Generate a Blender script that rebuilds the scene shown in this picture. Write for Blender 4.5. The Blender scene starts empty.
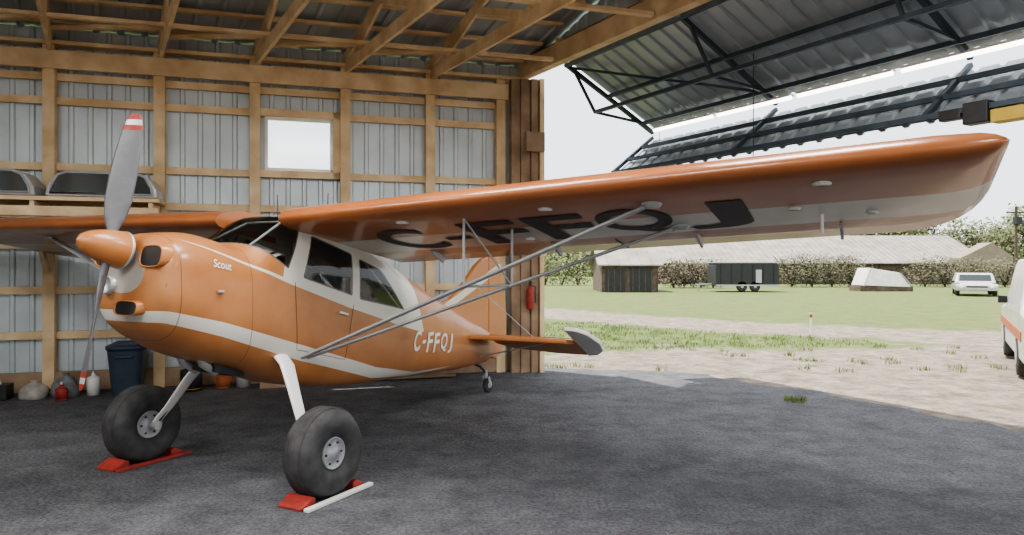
import bpy, bmesh, math, random
from mathutils import Vector, Matrix
random.seed(7)
S=bpy.context.scene
COL=S.collection
# ---------------------------------------------------------------- materials
def nt(name):
    m=bpy.data.materials.new(name); m.use_nodes=True
    n=m.node_tree.nodes; l=m.node_tree.links
    return m,n,l,n['Principled BSDF']
def mat(name,col,rough=.6,metal=0,var=.15,scale=8,bump=0,bscale=60,coat=0,col2=None,stretch=None,trans=0,emit=0):
    m,n,l,b=nt(name)
    tc=n.new('ShaderNodeTexCoord'); mp=n.new('ShaderNodeMapping'); l.new(tc.outputs['Object'],mp.inputs[0])
    if stretch: mp.inputs['Scale'].default_value=stretch
    no=n.new('ShaderNodeTexNoise'); no.inputs['Scale'].default_value=scale; no.inputs['Detail'].default_value=6
    l.new(mp.outputs[0],no.inputs['Vector'])
    r=n.new('ShaderNodeValToRGB'); l.new(no.outputs['Fac'],r.inputs[0])
    c2=col2 or [min(1,c*(1+var)) for c in col]; c1=[c*(1-var) for c in col] if not col2 else col
    r.color_ramp.elements[0].position=.35; r.color_ramp.elements[1].position=.65
    r.color_ramp.elements[0].color=(*c1,1); r.color_ramp.elements[1].color=(*c2,1)
    l.new(r.outputs[0],b.inputs['Base Color'])
    b.inputs['Roughness'].default_value=rough; b.inputs['Metallic'].default_value=metal
    b.inputs['Coat Weight'].default_value=coat; b.inputs['Coat Roughness'].default_value=.08
    if emit: b.inputs['Emission Color'].default_value=(*col,1); b.inputs['Emission Strength'].default_value=emit
    if bump:
        n2=n.new('ShaderNodeTexNoise'); n2.inputs['Scale'].default_value=bscale; n2.inputs['Detail'].default_value=5
        l.new(mp.outputs[0],n2.inputs['Vector'])
        bp=n.new('ShaderNodeBump'); bp.inputs['Strength'].default_value=bump; bp.inputs['Distance'].default_value=.02
        l.new(n2.outputs['Fac'],bp.inputs['Height']); l.new(bp.outputs[0],b.inputs['Normal'])
    return m
ORANGE=(.42,.165,.052); WHITE=(.60,.58,.52)
M={}
M['orange']=mat('orange_paint',ORANGE,.4,0,.12,3,coat=.25)
M['white']=mat('white_paint',(.7,.69,.66),.4,0,.05,4,coat=.2)
M['grey']=mat('grey_paint',(.42,.43,.44),.4,0,.06,6,coat=.2)
M['horn']=mat('horn_paint',(.62,.62,.60),.4,0,.06,6,coat=.2)
M['strut']=mat('strut_paint',(.36,.365,.37),.35,0.1,.08,6,coat=.2)
M['alu']=mat('aluminium',(.5,.5,.5),.45,.7,.1,12)
M['hub']=mat('wheel_hub',(.33,.34,.35),.5,.2,.15,12)
M['dark']=mat('dark_plastic_and_shade',(.02,.02,.022),.5,0,.2,10)
M['letter']=mat('letter_dark',(.03,.026,.032),.55,0,.1,6)
M['rubber']=mat('tire_rubber',(.045,.044,.045),.75,0,.35,9,bump=.15,bscale=40)
M['red']=mat('red_paint',(.30,.035,.025),.6,0,.25,12)
M['prop']=mat('prop_grey',(.12,.12,.13),.5,.0,.1,8)
M['wood']=mat('pine_lumber',(.58,.41,.23),.7,0,.2,3,bump=.1,bscale=30,col2=(.78,.61,.39))
M['woodd']=mat('weathered_lumber',(.22,.145,.09),.8,0,.2,3,col2=(.37,.26,.17))
M['siding']=mat('metal_siding',(.52,.58,.61),.45,.25,.08,2)
M['roofm']=mat('roof_metal',(.38,.43,.47),.42,.3,.1,1.5)
M['steel']=mat('blue_steel',(.05,.07,.09),.5,.3,.2,6)
M['yellow']=mat('yellow_paint',(.5,.34,.05),.5,0,.1,6)
M['bin']=mat('bin_plastic',(.03,.05,.075),.5,0,.1,6)
M['sack']=mat('sack_cloth',(.16,.17,.18),.9,0,.3,10)
M['sack2']=mat('sack_light',(.38,.36,.33),.9,0,.2,10)
M['seat']=mat('seat_fabric',(.07,.06,.06),.85,0,.2,20)
M['oldwood']=mat('old_barn_wood',(.075,.052,.04),.9,0,.3,4,col2=(.15,.11,.085))
M['oldroof']=mat('faded_roof',(.23,.20,.175),.8,0,.1,1.0,col2=(.33,.30,.27))
M['barnwall']=mat('barn_wall',(.26,.21,.16),.8,0,.1,2)
M['dgreen']=mat('trailer_dark',(.022,.024,.025),.5,0,.15,3)
M['canvas']=mat('canvas_white',(.62,.60,.56),.8,0,.1,3)
M['leaf1']=mat('leaf_spring',(.12,.165,.05),.7,0,.3,1.2,col2=(.22,.27,.09))
M['leaf2']=mat('leaf_olive',(.085,.10,.045),.8,0,.3,1.2,col2=(.15,.16,.08))
M['leaf3']=mat('leaf_budding',(.10,.07,.052),.8,0,.3,1.5,col2=(.165,.125,.09))
M['bark']=mat('bark',(.10,.075,.06),.9)
M['grassb']=mat('grass_blade',(.10,.16,.035),.7,0,.3,4,col2=(.19,.26,.07))
M['lens']=mat('lens_red',(.5,.02,.02),.2)
M['vwhite']=mat('vehicle_white',(.50,.48,.45),.35,0,.1,3,coat=.4)
M['rust']=mat('rust',(.36,.10,.03),.6,0,.3,8)
M['tubelight']=mat('lamp_tube',(1,.96,.9),.4,emit=6)
def glassmat():
    m,n,l,b=nt('window_glass')
    tr=n.new('ShaderNodeBsdfTransparent'); tr.inputs[0].default_value=(.95,.97,.96,1)
    gl=n.new('ShaderNodeBsdfGlossy'); gl.inputs['Roughness'].default_value=.15
    mx=n.new('ShaderNodeMixShader'); mx.inputs[0].default_value=.04; l.new(tr.outputs[0],mx.inputs[1]); l.new(gl.outputs[0],mx.inputs[2])
    l.new(mx.outputs[0],n['Material Output'].inputs[0]); return m
M['glass']=glassmat()
M['dglass']=mat('dark_glass',(.03,.04,.045),.08,0,.1,3,coat=.5)

# ---------------------------------------------------------------- mesh builder
class MB:
    def __init__(s): s.v=[];s.f=[];s.m=[];s.s=[]
    def add(s,vs,fs,mi=0,sm=False):
        o=len(s.v); s.v+=[tuple(p) for p in vs]
        for f in fs: s.f.append([i+o for i in f]); s.m.append(mi); s.s.append(sm)
    def boxb(s,c,ax,ay,az,mi=0):
        c=Vector(c);ax=Vector(ax);ay=Vector(ay);az=Vector(az)
        vs=[c+sx*ax+sy*ay+sz*az for sx in(-1,1) for sy in(-1,1) for sz in(-1,1)]
        s.add(vs,[(0,1,3,2),(4,6,7,5),(0,4,5,1),(2,3,7,6),(0,2,6,4),(1,5,7,3)],mi)
    def box(s,c,size,rz=0,mi=0):
        R=Matrix.Rotation(rz,3,'Z')
        s.boxb(c,R@Vector((size[0]/2,0,0)),R@Vector((0,size[1]/2,0)),(0,0,size[2]/2),mi)
    def beam(s,p,q,w,h,mi=0,up=(0,0,1)):
        p=Vector(p);q=Vector(q);d=q-p;L=d.length;d.normalize()
        up=Vector(up)
        if abs(d.dot(up))>.98: up=Vector((.956,.292,0))
        sd=d.cross(up).normalized();u2=sd.cross(d)
        s.boxb((p+q)/2,d*L/2,sd*w/2,u2*h/2,mi)
    def tube(s,pts,r,n=12,mi=0,flat=1,fdir=None,cap=True):
        pts=[Vector(p) for p in pts]; rs=r if isinstance(r,(list,tuple)) else [r]*len(pts)
        vs=[]
        for i,p in enumerate(pts):
            d=(pts[min(i+1,len(pts)-1)]-pts[max(i-1,0)]).normalized()
            a=Vector(fdir) if fdir else (Vector((0,0,1)) if abs(d.z)<.95 else Vector((1,0,0)))
            a=(a-d*a.dot(d)).normalized(); b=d.cross(a)
            for k in range(n):
                t=2*math.pi*k/n; vs.append(p+a*math.cos(t)*rs[i]+b*math.sin(t)*rs[i]*flat)
        fs=[(i*n+k,i*n+(k+1)%n,(i+1)*n+(k+1)%n,(i+1)*n+k) for i in range(len(pts)-1) for k in range(n)]
        s.add(vs,fs,mi,True)
        if cap:
            m=len(pts)-1
            s.add(vs[:n],[tuple(range(n))],mi); s.add(vs[m*n:],[tuple(range(n))],mi)
    def lathe(s,prof,o,axis,n=40,mi=0,sm=True):
        o=Vector(o);ax=Vector(axis).normalized()
        a=Vector((0,0,1)) if abs(ax.z)<.9 else Vector((1,0,0))
        a=(a-ax*a.dot(ax)).normalized(); b=ax.cross(a); vs=[]
        for (r,h) in prof:
            for k in range(n):
                t=2*math.pi*k/n; vs.append(o+ax*h+(a*math.cos(t)+b*math.sin(t))*max(r,1e-4))
        fs=[(i*n+k,i*n+(k+1)%n,(i+1)*n+(k+1)%n,(i+1)*n+k) for i in range(len(prof)-1) for k in range(n)]
        s.add(vs,fs,mi,sm)
    def prism(s,poly,fn,h,mi=0):
        n=len(poly); vs=[fn(a,b,-h) for a,b in poly]+[fn(a,b,h) for a,b in poly]
        s.add(vs,[tuple(range(n)),tuple(range(n,2*n))]+[(i,(i+1)%n,n+(i+1)%n,n+i) for i in range(n)],mi)
    def obj(s,name,mats,parent=None,bevel=0,recalc=True,seg=2):
        me=bpy.data.meshes.new(name); me.from_pydata(s.v,[],s.f)
        if isinstance(mats,str): mats=[mats]
        for k in mats: me.materials.append(M[k] if isinstance(k,str) else k)
        for p,mi,sm in zip(me.polygons,s.m,s.s): p.material_index=mi; p.use_smooth=sm
        if recalc:
            bm=bmesh.new(); bm.from_mesh(me); bmesh.ops.recalc_face_normals(bm,faces=bm.faces); bm.to_mesh(me); bm.free()
        ob=bpy.data.objects.new(name,me); COL.objects.link(ob)
        if parent: ob.parent=parent
        if bevel:
            b=ob.modifiers.new('bevel','BEVEL'); b.width=bevel; b.segments=seg; b.limit_method='ANGLE'; b.angle_limit=.6
        return ob
def empty(name,loc=(0,0,0),rz=0,parent=None):
    e=bpy.data.objects.new(name,None); e.location=loc; e.rotation_euler=(0,0,rz); e.empty_display_size=.3
    COL.objects.link(e)
    if parent: e.parent=parent
    return e
def text_data(t,off=.0,shear=0):
    c=bpy.data.curves.new('t','FONT'); c.body=t; c.offset=off; c.shear=shear; c.resolution_u=6
    o=bpy.data.objects.new('t',c); COL.objects.link(o); bpy.context.view_layer.update()
    dg=bpy.context.evaluated_depsgraph_get(); me=bpy.data.meshes.new_from_object(o.evaluated_get(dg))
    x0=min(v.co.x for v in me.vertices);x1=max(v.co.x for v in me.vertices);y0=min(v.co.y for v in me.vertices);y1=max(v.co.y for v in me.vertices)
    # slice the flat glyph so it can follow a curved skin
    bm=bmesh.new(); bm.from_mesh(me)
    for k in range(1,12):
        bmesh.ops.bisect_plane(bm,geom=bm.verts[:]+bm.edges[:]+bm.faces[:],plane_co=(0,y0+(y1-y0)*k/12,0),plane_no=(0,1,0))
    for k in range(1,5):
        bmesh.ops.bisect_plane(bm,geom=bm.verts[:]+bm.edges[:]+bm.faces[:],plane_co=(x0+(x1-x0)*k/5,0,0),plane_no=(1,0,0))
    bm.verts.index_update()
    vs=[v.co.copy() for v in bm.verts]; fs=[tuple(v.index for v in f.verts) for f in bm.faces]; bm.free()
    bpy.data.objects.remove(o)
    return [((v.x-x0)/(x1-x0),(v.y-y0)/(y1-y0)) for v in vs],fs,(x1-x0)/(y1-y0)

# ---------------------------------------------------------------- camera
cam=bpy.data.cameras.new('camera'); co=bpy.data.objects.new('camera',cam); COL.objects.link(co)
co.location=(0,0,1.7); co.rotation_euler=(math.radians(90),0,0)
cam.lens=720/1024*36; cam.sensor_width=36; cam.shift_y=-3.5/1024; cam.clip_end=2000; cam.clip_start=.05
S.camera=co

# ================================================================ AIRPLANE
ax_a=Vector((.462,.887)); ang=math.atan2(-.887,-.462)
plane=empty('airplane',(-2.286,5.75,0),ang)
def V(xb,y,z): return Vector((-xb,y,z))
ST=[(-.85,1.80,1.50,.20,1.66,2.4),(-.835,1.86,1.42,.29,1.65,2.6),(-.79,1.905,1.31,.37,1.62,2.8),(-.70,1.925,1.21,.405,1.59,3),(-.55,1.93,1.12,.42,1.55,3),
(-.35,1.895,1.01,.43,1.48,3.2),(-.1,1.85,.90,.43,1.42,3.3),(.05,1.94,.83,.43,1.42,3.4),(.2,2.04,.77,.42,1.42,3.6),(.35,2.10,.71,.42,1.40,4),
(.6,2.10,.65,.42,1.35,4.5),(1.1,2.0,.57,.41,1.25,4.5),(1.6,1.85,.53,.38,1.15,4),(2.0,1.68,.50,.33,1.05,3),(2.5,1.48,.47,.27,.95,2.6),
(3.1,1.24,.43,.20,.82,2.4),(3.7,1.0,.41,.12,.70,2.2),(4.2,.84,.42,.06,.62,2),(4.35,.78,.46,.035,.6,2)]
def sec(x):
    x=max(ST[0][0],min(ST[-1][0],x))
    for i in range(len(ST)-1):
        if x<=ST[i+1][0]: break
    a,b=ST[i],ST[i+1]; p=ST[max(i-1,0)]; q=ST[min(i+2,len(ST)-1)]
    h=b[0]-a[0]; t=(x-a[0])/h; out=[]
    for k in range(1,6):
        s=(b[k]-a[k])/h
        m0=0 if i==0 else ((a[k]-p[k])/(a[0]-p[0])+s)/2
        m1=0 if i==len(ST)-2 else ((q[k]-b[k])/(q[0]-b[0])+s)/2
        if i==0:m0=s
        for_m=3*abs(s); m0=max(-for_m,min(for_m,m0)); m1=max(-for_m,min(for_m,m1))
        out.append(a[k]*(2*t**3-3*t*t+1)+m0*h*(t**3-2*t*t+t)+b[k]*(-2*t**3+3*t*t)+m1*h*(t**3-t*t))
    return out
def shear(x,z):
    f=max(0,min(1,(-x-.05)/.45)); return x+(z-1.66)*.2*f
def side_y(x,z):
    zt,zb,hw,zc,n=sec(x); h=(zt-zc) if z>zc else (zc-zb); s=min(1,abs((z-zc)/h))
    return hw*(1-s**n)**(1/n)
N=64
xs=[-.85,-.845,-.835,-.82,-.8,-.77,-.74,-.7]; x=-.65
while x<4.34: xs.append(x); x+=.05
xs.append(4.35)
vs=[]
for x in xs:
    zt,zb,hw,zc,n=sec(x)
    for k in range(N):
        t=2*math.pi*k/N; c,s_=math.cos(t),math.sin(t)
        y=hw*math.copysign(abs(c)**(2/n),c); z=zc+((zt-zc) if s_>0 else (zc-zb))*math.copysign(abs(s_)**(2/n),s_)
        vs.append(V(shear(x,z),y,z))
mb=MB(); mb.add(vs,[(i*N+k,i*N+(k+1)%N,(i+1)*N+(k+1)%N,(i+1)*N+k) for i in range(len(xs)-1) for k in range(N)],0,True)
mb.add(vs[:N],[tuple(range(N))],0,True); mb.add(vs[-N:],[tuple(range(N))],0,True)
def fusmat():
    m,n,l,b=nt('fuselage_paint')
    tc=n.new('ShaderNodeTexCoord'); sp=n.new('ShaderNodeSeparateXYZ'); l.new(tc.outputs['Object'],sp.inputs[0])
    def math_(op,a,b_=None,c=None):
        k=n.new('ShaderNodeMath'); k.operation=op
        for i,v in enumerate((a,b_,c)):
            if v is None: continue
            if isinstance(v,(int,float)): k.inputs[i].default_value=v
            else: l.new(v,k.inputs[i])
        return k.outputs[0]
    xb=math_('MULTIPLY',sp.outputs[0],-1); z=sp.outputs[2]
    xn=math_('DIVIDE',math_('ADD',xb,1.5),6.5)
    def curve(pts):
        fc=n.new('ShaderNodeFloatCurve'); cu=fc.mapping.curves[0]
        P=[((x+1.5)/6.5,zz/3) for x,zz in pts]
        cu.points[0].location=P[0]; cu.points[1].location=P[-1]
        for p in P[1:-1]: cu.points.new(*p)
        for p in cu.points: p.handle_type='VECTOR'
        fc.mapping.update(); l.new(xn,fc.inputs['Value']); return math_('MULTIPLY',fc.outputs[0],3)
    def band(lo,up): return math_('MULTIPLY',math_('GREATER_THAN',z,curve(lo)),math_('LESS_THAN',z,curve(up)))
    b1=band([(-1.5,1.33),(-.8,1.30),(-.37,1.17),(.39,.91),(1.43,.61),(2.3,.5),(5,.5)],
            [(-1.5,1.40),(-.8,1.38),(-.37,1.275),(.39,1.04),(1.43,.72),(2.3,.545),(5,.4)])
    b2=band([(-1.5,3),(-.75,2.2),(-.70,1.885),(-.46,1.80),(.29,1.535),(1.0,1.31),(1.85,1.08),(2.3,.98),(5,.98)],
            [(-1.5,2),(-.75,1.90),(-.46,1.812),(.22,1.59),(.30,3),(1.75,3),(2.35,.98),(5,.9)])
    wh=math_('MAXIMUM',b1,b2)
    no=n.new('ShaderNodeTexNoise'); no.inputs['Scale'].default_value=2.5; no.inputs['Detail'].default_value=7; no.inputs['Roughness'].default_value=.65; l.new(tc.outputs['Object'],no.inputs[0])
    ro=n.new('ShaderNodeValToRGB'); ro.color_ramp.elements[0].position=.3; ro.color_ramp.elements[1].position=.7
    ro.color_ramp.elements[0].color=(*[c*.84 for c in ORANGE],1); ro.color_ramp.elements[1].color=(ORANGE[0]*1.05,ORANGE[1]*1.16,ORANGE[2]*1.4,1); l.new(no.outputs['Fac'],ro.inputs[0])
    mc=n.new('ShaderNodeMix'); mc.data_type='RGBA'; l.new(wh,mc.inputs[0])
    l.new(ro.outputs[0],mc.inputs[6]); mc.inputs[7].default_value=(*WHITE,1)
    def poly(P,rad=.03):
        out=None; k=len(P); cx=sum(p[0] for p in P)/k; cz=sum(p[1] for p in P)/k
        for i in range(k):
            x1,z1=P[i]; x2,z2=P[(i+1)%k]; nx,nz=-(z2-z1),(x2-x1); L=math.hypot(nx,nz); nx/=L;nz/=L
            c=nx*x1+nz*z1
            if nx*cx+nz*cz<c: nx,nz,c=-nx,-nz,-c
            d=math_('SUBTRACT',math_('MULTIPLY_ADD',xb,nx,math_('MULTIPLY',z,nz)),c)
            out=d if out is None else math_('SMOOTH_MIN',out,d,rad)
        return out
    w=poly([(-.075,1.872),(.26,1.66),(.45,2.02),(.36,2.4),(-.075,2.4)],.02)
    w=math_('MAXIMUM',w,poly([(.42,1.585),(.55,1.94),(1.06,1.79),(1.05,1.41)],.04))
    w=math_('MAXIMUM',w,poly([(1.15,1.375),(1.16,1.75),(1.52,1.64),(1.95,1.23)],.04))
    glass=math_('GREATER_THAN',w,.012); seal=math_('GREATER_THAN',w,0)
    ms=n.new('ShaderNodeMix'); ms.data_type='RGBA'; l.new(seal,ms.inputs[0]); l.new(mc.outputs[2],ms.inputs[6]); ms.inputs[7].default_value=(.1,.1,.1,1)
    def seam(x0): return math_('LESS_THAN',math_('ABSOLUTE',math_('SUBTRACT',xb,x0)),.004)
    sm_=math_('MAXIMUM',seam(-.12),seam(-.72))
    m3=n.new('ShaderNodeMix'); m3.data_type='RGBA'; l.new(math_('MULTIPLY',sm_,.6),m3.inputs[0]); l.new(ms.outputs[2],m3.inputs[6]); m3.inputs[7].default_value=(.08,.04,.02,1)
    ge=n.new('ShaderNodeNewGeometry')
    mi=n.new('ShaderNodeMix'); mi.data_type='RGBA'; l.new(ge.outputs['Backfacing'],mi.inputs[0]); l.new(m3.outputs[2],mi.inputs[6]); mi.inputs[7].default_value=(.36,.33,.29,1)
    l.new(mi.outputs[2],b.inputs['Base Color']); b.inputs['Roughness'].default_value=.4; b.inputs['Coat Weight'].default_value=.28; b.inputs['Coat Roughness'].default_value=.1
    tr=n.new('ShaderNodeBsdfTransparent'); tr.inputs[0].default_value=(.93,.95,.94,1)
    gl=n.new('ShaderNodeBsdfGlossy'); gl.inputs['Roughness'].default_value=.03
    fr=n.new('ShaderNodeFresnel'); fr.inputs[0].default_value=1.5
    gx=n.new('ShaderNodeMixShader'); l.new(fr.outputs[0],gx.inputs[0]); l.new(tr.outputs[0],gx.inputs[1]); l.new(gl.outputs[0],gx.inputs[2])
    mx=n.new('ShaderNodeMixShader'); l.new(glass,mx.inputs[0]); l.new(b.outputs[0],mx.inputs[1]); l.new(gx.outputs[0],mx.inputs[2])
    l.new(mx.outputs[0],n['Material Output'].inputs[0]); return m
fus=mb.obj('fuselage',[fusmat()],plane)
# wings
CA,SA=math.cos(math.radians(12)),math.sin(math.radians(12)); CH=1.69
AF=[(1,.003),(.88,.025),(.75,.048),(.6,.073),(.45,.092),(.3,.1),(.18,.093),(.1,.075),(.05,.055),(.02,.034),(.006,.018),(0,0),(.008,-.013),(.03,-.025),(.08,-.031),(.18,-.03),(.35,-.024),(.6,-.016),(.85,-.008),(1,-.003)]
DIH={1:.049,-1:.012}
def lez(y,sg=1): return 2.075+(y-.45)*DIH[sg]
def wpt(y,c,t,cs=1,ts=1,sh=0,dz=0,sg=1):
    X=sh+c*CH*cs; T=t*CH*ts
    return .2+X*CA+T*SA, lez(abs(y),sg)-X*SA+T*CA+dz
def under(xb,y,sg=1):
    c=(xb-.2)/CA/CH; tt=-.003
    L=[a for a in AF[11:]]
    for i in range(len(L)-1):
        if L[i][0]<=c<=L[i+1][0]:
            f=(c-L[i][0])/(L[i+1][0]-L[i][0]); tt=L[i][1]*(1-f)+L[i+1][1]*f; break
    return wpt(y,c,tt,sg=sg)[1]
def wingmat():
    m,n,l,b=nt('wing_paint')
    tc=n.new('ShaderNodeTexCoord'); sp=n.new('ShaderNodeSeparateXYZ'); l.new(tc.outputs['Object'],sp.inputs[0])
    r=n.new('ShaderNodeValToRGB'); r.color_ramp.interpolation='CONSTANT'
    k=n.new('ShaderNodeMath'); k.operation='MULTIPLY'; k.inputs[1].default_value=-.5; l.new(sp.outputs[0],k.inputs[0]); l.new(k.outputs[0],r.inputs[0])
    e=r.color_ramp.elements; OW=(.34,.115,.038,1)
    e[0].position=0; e[0].color=OW; e[1].position=.44; e[1].color=(*[c*.85 for c in WHITE],1)
    a=e.new(.69); a.color=OW
    a=e.new(.735); a.color=(.08,.03,.02,1)
    a=e.new(.739); a.color=OW
    no=n.new('ShaderNodeTexNoise'); no.inputs['Scale'].default_value=1.5; no.inputs['Detail'].default_value=5; l.new(tc.outputs['Object'],no.inputs[0])
    r2=n.new('ShaderNodeValToRGB'); r2.color_ramp.elements[0].position=.3; r2.color_ramp.elements[0].color=(.8,.8,.8,1); r2.color_ramp.elements[1].position=.7; r2.color_ramp.elements[1].color=(1.1,1.1,1.1,1); l.new(no.outputs['Fac'],r2.inputs[0])
    mm=n.new('ShaderNodeMix'); mm.data_type='RGBA'; mm.blend_type='MULTIPLY'; mm.inputs[0].default_value=1; l.new(r.outputs[0],mm.inputs[6]); l.new(r2.outputs[0],mm.inputs[7])
    l.new(mm.outputs[2],b.inputs['Base Color']); b.inputs['Roughness'].default_value=.34; b.inputs['Coat Weight'].default_value=.4; b.inputs['Coat Roughness'].default_value=.08
    wv=n.new('ShaderNodeTexWave'); wv.bands_direction='Y'; wv.inputs['Scale'].default_value=.8; wv.inputs['Distortion'].default_value=0
    l.new(tc.outputs['Object'],wv.inputs[0]); bp=n.new('ShaderNodeBump'); bp.inputs['Strength'].default_value=.25; bp.inputs['Distance'].default_value=.01
    l.new(wv.outputs['Fac'],bp.inputs['Height']); l.new(bp.outputs[0],b.inputs['Normal'])
    return m
WM=wingmat()
for sg,nm in((1,'left_wing'),(-1,'right_wing')):
    mb=MB(); stn=[(.36,1,1,0,0),(1.2,1,1,0,0),(2.2,1,1,0,0),(3.2,1,1,0,0),(4.2,1,1,0,0),(4.75,1,1,0,0),(4.90,.97,1,0,0),(5.02,.91,.95,.01,.0),(5.11,.83,.85,.02,.005),(5.17,.74,.65,.04,.015),(5.21,.62,.4,.07,.025),(5.23,.5,.15,.11,.035)]
    vs=[]; K=len(AF)
    for (y,cs,ts,sh,dz) in stn:
        for c,t in AF:
            xx,zz=wpt(y,c,t,cs,ts,sh,dz,sg); vs.append(V(xx,sg*y,zz))
    mb.add(vs,[(i*K+k,i*K+(k+1)%K,(i+1)*K+(k+1)%K,(i+1)*K+k) for i in range(len(stn)-1) for k in range(K)],0,True)
    mb.add(vs[:K],[tuple(range(K))],0); mb.add(vs[-K:],[tuple(range(K))],0)
    mb.obj(nm,[WM],plane)
mb=MB()
for ch,y0,w in(('C',1.10,.50),('-',1.55,.24),('F',1.98,.46),('F',2.53,.46),('Q',3.08,.54),('J',3.64,.46)):
    P,F,_=text_data(ch,.02)
    if ch=='-': fn=lambda a,b:(y0+(a-.5)*w,1.02+(1-b)*.09-.03)
    else: fn=lambda a,b:(y0+(a-.5)*w,.62+(1-b)*.70)
    vs=[]
    for a,b in P:
        yy,xx=fn(a,b); vs.append(V(xx,yy,under(xx,yy)-.007))
    mb.add(vs,F,0)
mb.obj('wing_registration',['letter'],plane,recalc=False)
mb=MB()
for (xx,y,r) in((.45,4.35,.055),(.45,2.6,.05),(1.2,4.6,.04),(1.25,2.1,.04),(.95,4.15,.04),(.45,1.4,.05),(1.2,3.35,.05),(.55,3.32,.06)):
    mb.lathe([(0,-.010),(r*.7,-.010)],V(xx,y,under(xx,y)-.002),(0,0,1),20,0)
    mb.lathe([(r*.7,-.012),(r,-.004),(r,.02)],V(xx,y,under(xx,y)-.002),(0,0,1),20,1)
mb.obj('inspection_plates',['orange','horn'],plane)
mb=MB()
for y in (1.0,2.2,3.4,4.4):
    xx=1.45; z=under(xx,y); mb.beam(V(xx,y,z),V(xx+.2,y,under(xx+.2,y)-.05),.02,.05,0)
mb.tube([V(1.15,4.30,under(1.15,4.30)),V(1.15,4.30,under(1.15,4.30)-.13)],.012,8,1)
mb.beam(V(1.475,2.75,under(1.475,2.75)-.002),V(1.80,2.75,under(1.8,2.75)-.002),.008,.01,2)
mb.obj('aileron_fittings',['grey','white','dark'],plane)
# struts
for sg in(1,-1):
    mb=MB()
    u_=lambda x,y: under(x,y,sg)
    f0=V(.44,sg*.40,.93); f1=V(.55,sg*3.32,u_(.55,3.32)); r0=V(.50,sg*.40,.92); r1=V(1.2,sg*3.34,u_(1.2,3.34))
    mb.tube([f0,f1],.035,14,0,flat=.45,fdir=(1,0,0)); mb.tube([r0,r1],.03,14,0,flat=.45,fdir=(1,0,0))
    a=f0.lerp(f1,.52); b=r0.lerp(r1,.58)
    mb.tube([a,Vector((a.x,a.y,u_(-a.x,abs(a.y))))],.011,8,0); mb.tube([b,Vector((b.x,b.y,u_(-b.x,abs(b.y))))],.011,8,0)
    mb.tube([a,b],.01,8,0); mb.tube([b,Vector((a.x,a.y,u_(-a.x,abs(a.y))))],.007,8,0)
    for p in(f1,r1): mb.lathe([(0,-.03),(.05,-.03),(.07,.0),(.07,.03)],p,(0,0,1),16,0)
    mb.obj('wing_strut_left' if sg>0 else 'wing_strut_right',['strut'],plane)
    mb=MB(); WY=1.02; R=.325
    pts=[V(.22,sg*.34,.99),V(.20,sg*.46,.90),V(.13,sg*.60,.72),V(.06,sg*.76,.48),V(.02,sg*.87,.35)]
    mb.tube(pts,[.075,.072,.06,.05,.045],14,0,flat=.3,fdir=(1,0,0))
    mb.tube([V(.0,sg*.82,.325),V(0,sg*.95,.325)],.035,12,1)
    mb.tube([V(.20,sg*.50,.86),V(.09,sg*.70,.56),V(.03,sg*.84,.36)],.009,6,2)
    mb.obj('landing_gear_leg',['white','alu','dark'],plane)
    mb=MB()
    pr=[(.115,-.085),(.15,-.118),(.20,-.138),(.25,-.138),(.29,-.118),(.313,-.085),(.323,-.045),(.325,0),(.323,.045),(.313,.085),(.29,.118),(.25,.138),(.20,.138),(.15,.118),(.115,.085)]
    mb.lathe(pr,V(0,sg*WY,R),(0,1,0),56,0)
    for g in(-.06,-.02,.02,.06):
        mb.lathe([(.3215,g-.006),(.3265,g-.003),(.3265,g+.003),(.3215,g+.006)],V(0,sg*WY,R),(0,1,0),56,0)
    for q in(1,-1):
        mb.lathe([(.118,.09*q),(.115,.105*q),(.107,.105*q),(.10,.09*q),(.05,.10*q),(.045,.112*q),(.0,.115*q)],V(0,sg*WY,R),(0,1,0),40,1)
        for k in range(6):
            t=k*math.pi/3; mb.lathe([(0,.102*q),(.009,.102*q),(.009,.08*q)],V(.08*math.cos(t),sg*WY,R+.08*math.sin(t)),(0,1,0),8,2)
    mb.obj('main_wheel',['rubber','hub','dark'],plane)
# tail wheel
mb=MB()
mb.tube([V(3.85,0,.45),V(4.05,0,.38),V(4.2,0,.27)],[.03,.025,.02],10,2,flat=.5)
mb.tube([V(4.2,0,.30),V(4.2,0,.2)],.025,10,1)
for s_ in(1,-1): mb.beam(V(4.2,s_*.045,.22),V(4.26,s_*.045,.1),.01,.04,1)
mb.lathe([(.03,-.03),(.08,-.035),(.1,-.02),(.105,0),(.1,.02),(.08,.035),(.03,.03)],V(4.26,0,.105),(0,1,0),28,0)
mb.lathe([(0,-.04),(.05,-.035),(.05,.035),(0,.04)],V(4.26,0,.105),(0,1,0),20,1)
mb.obj('tail_wheel',['rubber','grey','dark'],plane)
def slab(name,poly,fn,h,mats,bev=.02):
    mb=MB(); mb.prism(poly,fn,h,0); return mb.obj(name,mats,plane,bevel=bev,seg=3)
fnv=lambda a,b,h:V(a,h,b)
fin=[(2.95,1.22),(3.3,1.28),(3.6,1.45),(3.9,1.68),(4.05,1.76),(4.22,1.80),(4.22,.60),(3.5,.9)]
rud=[(4.235,.47),(4.235,1.82),(4.35,1.84),(4.48,1.79),(4.58,1.66),(4.68,1.3),(4.74,.95),(4.72,.68),(4.6,.5),(4.45,.42)]
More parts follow.
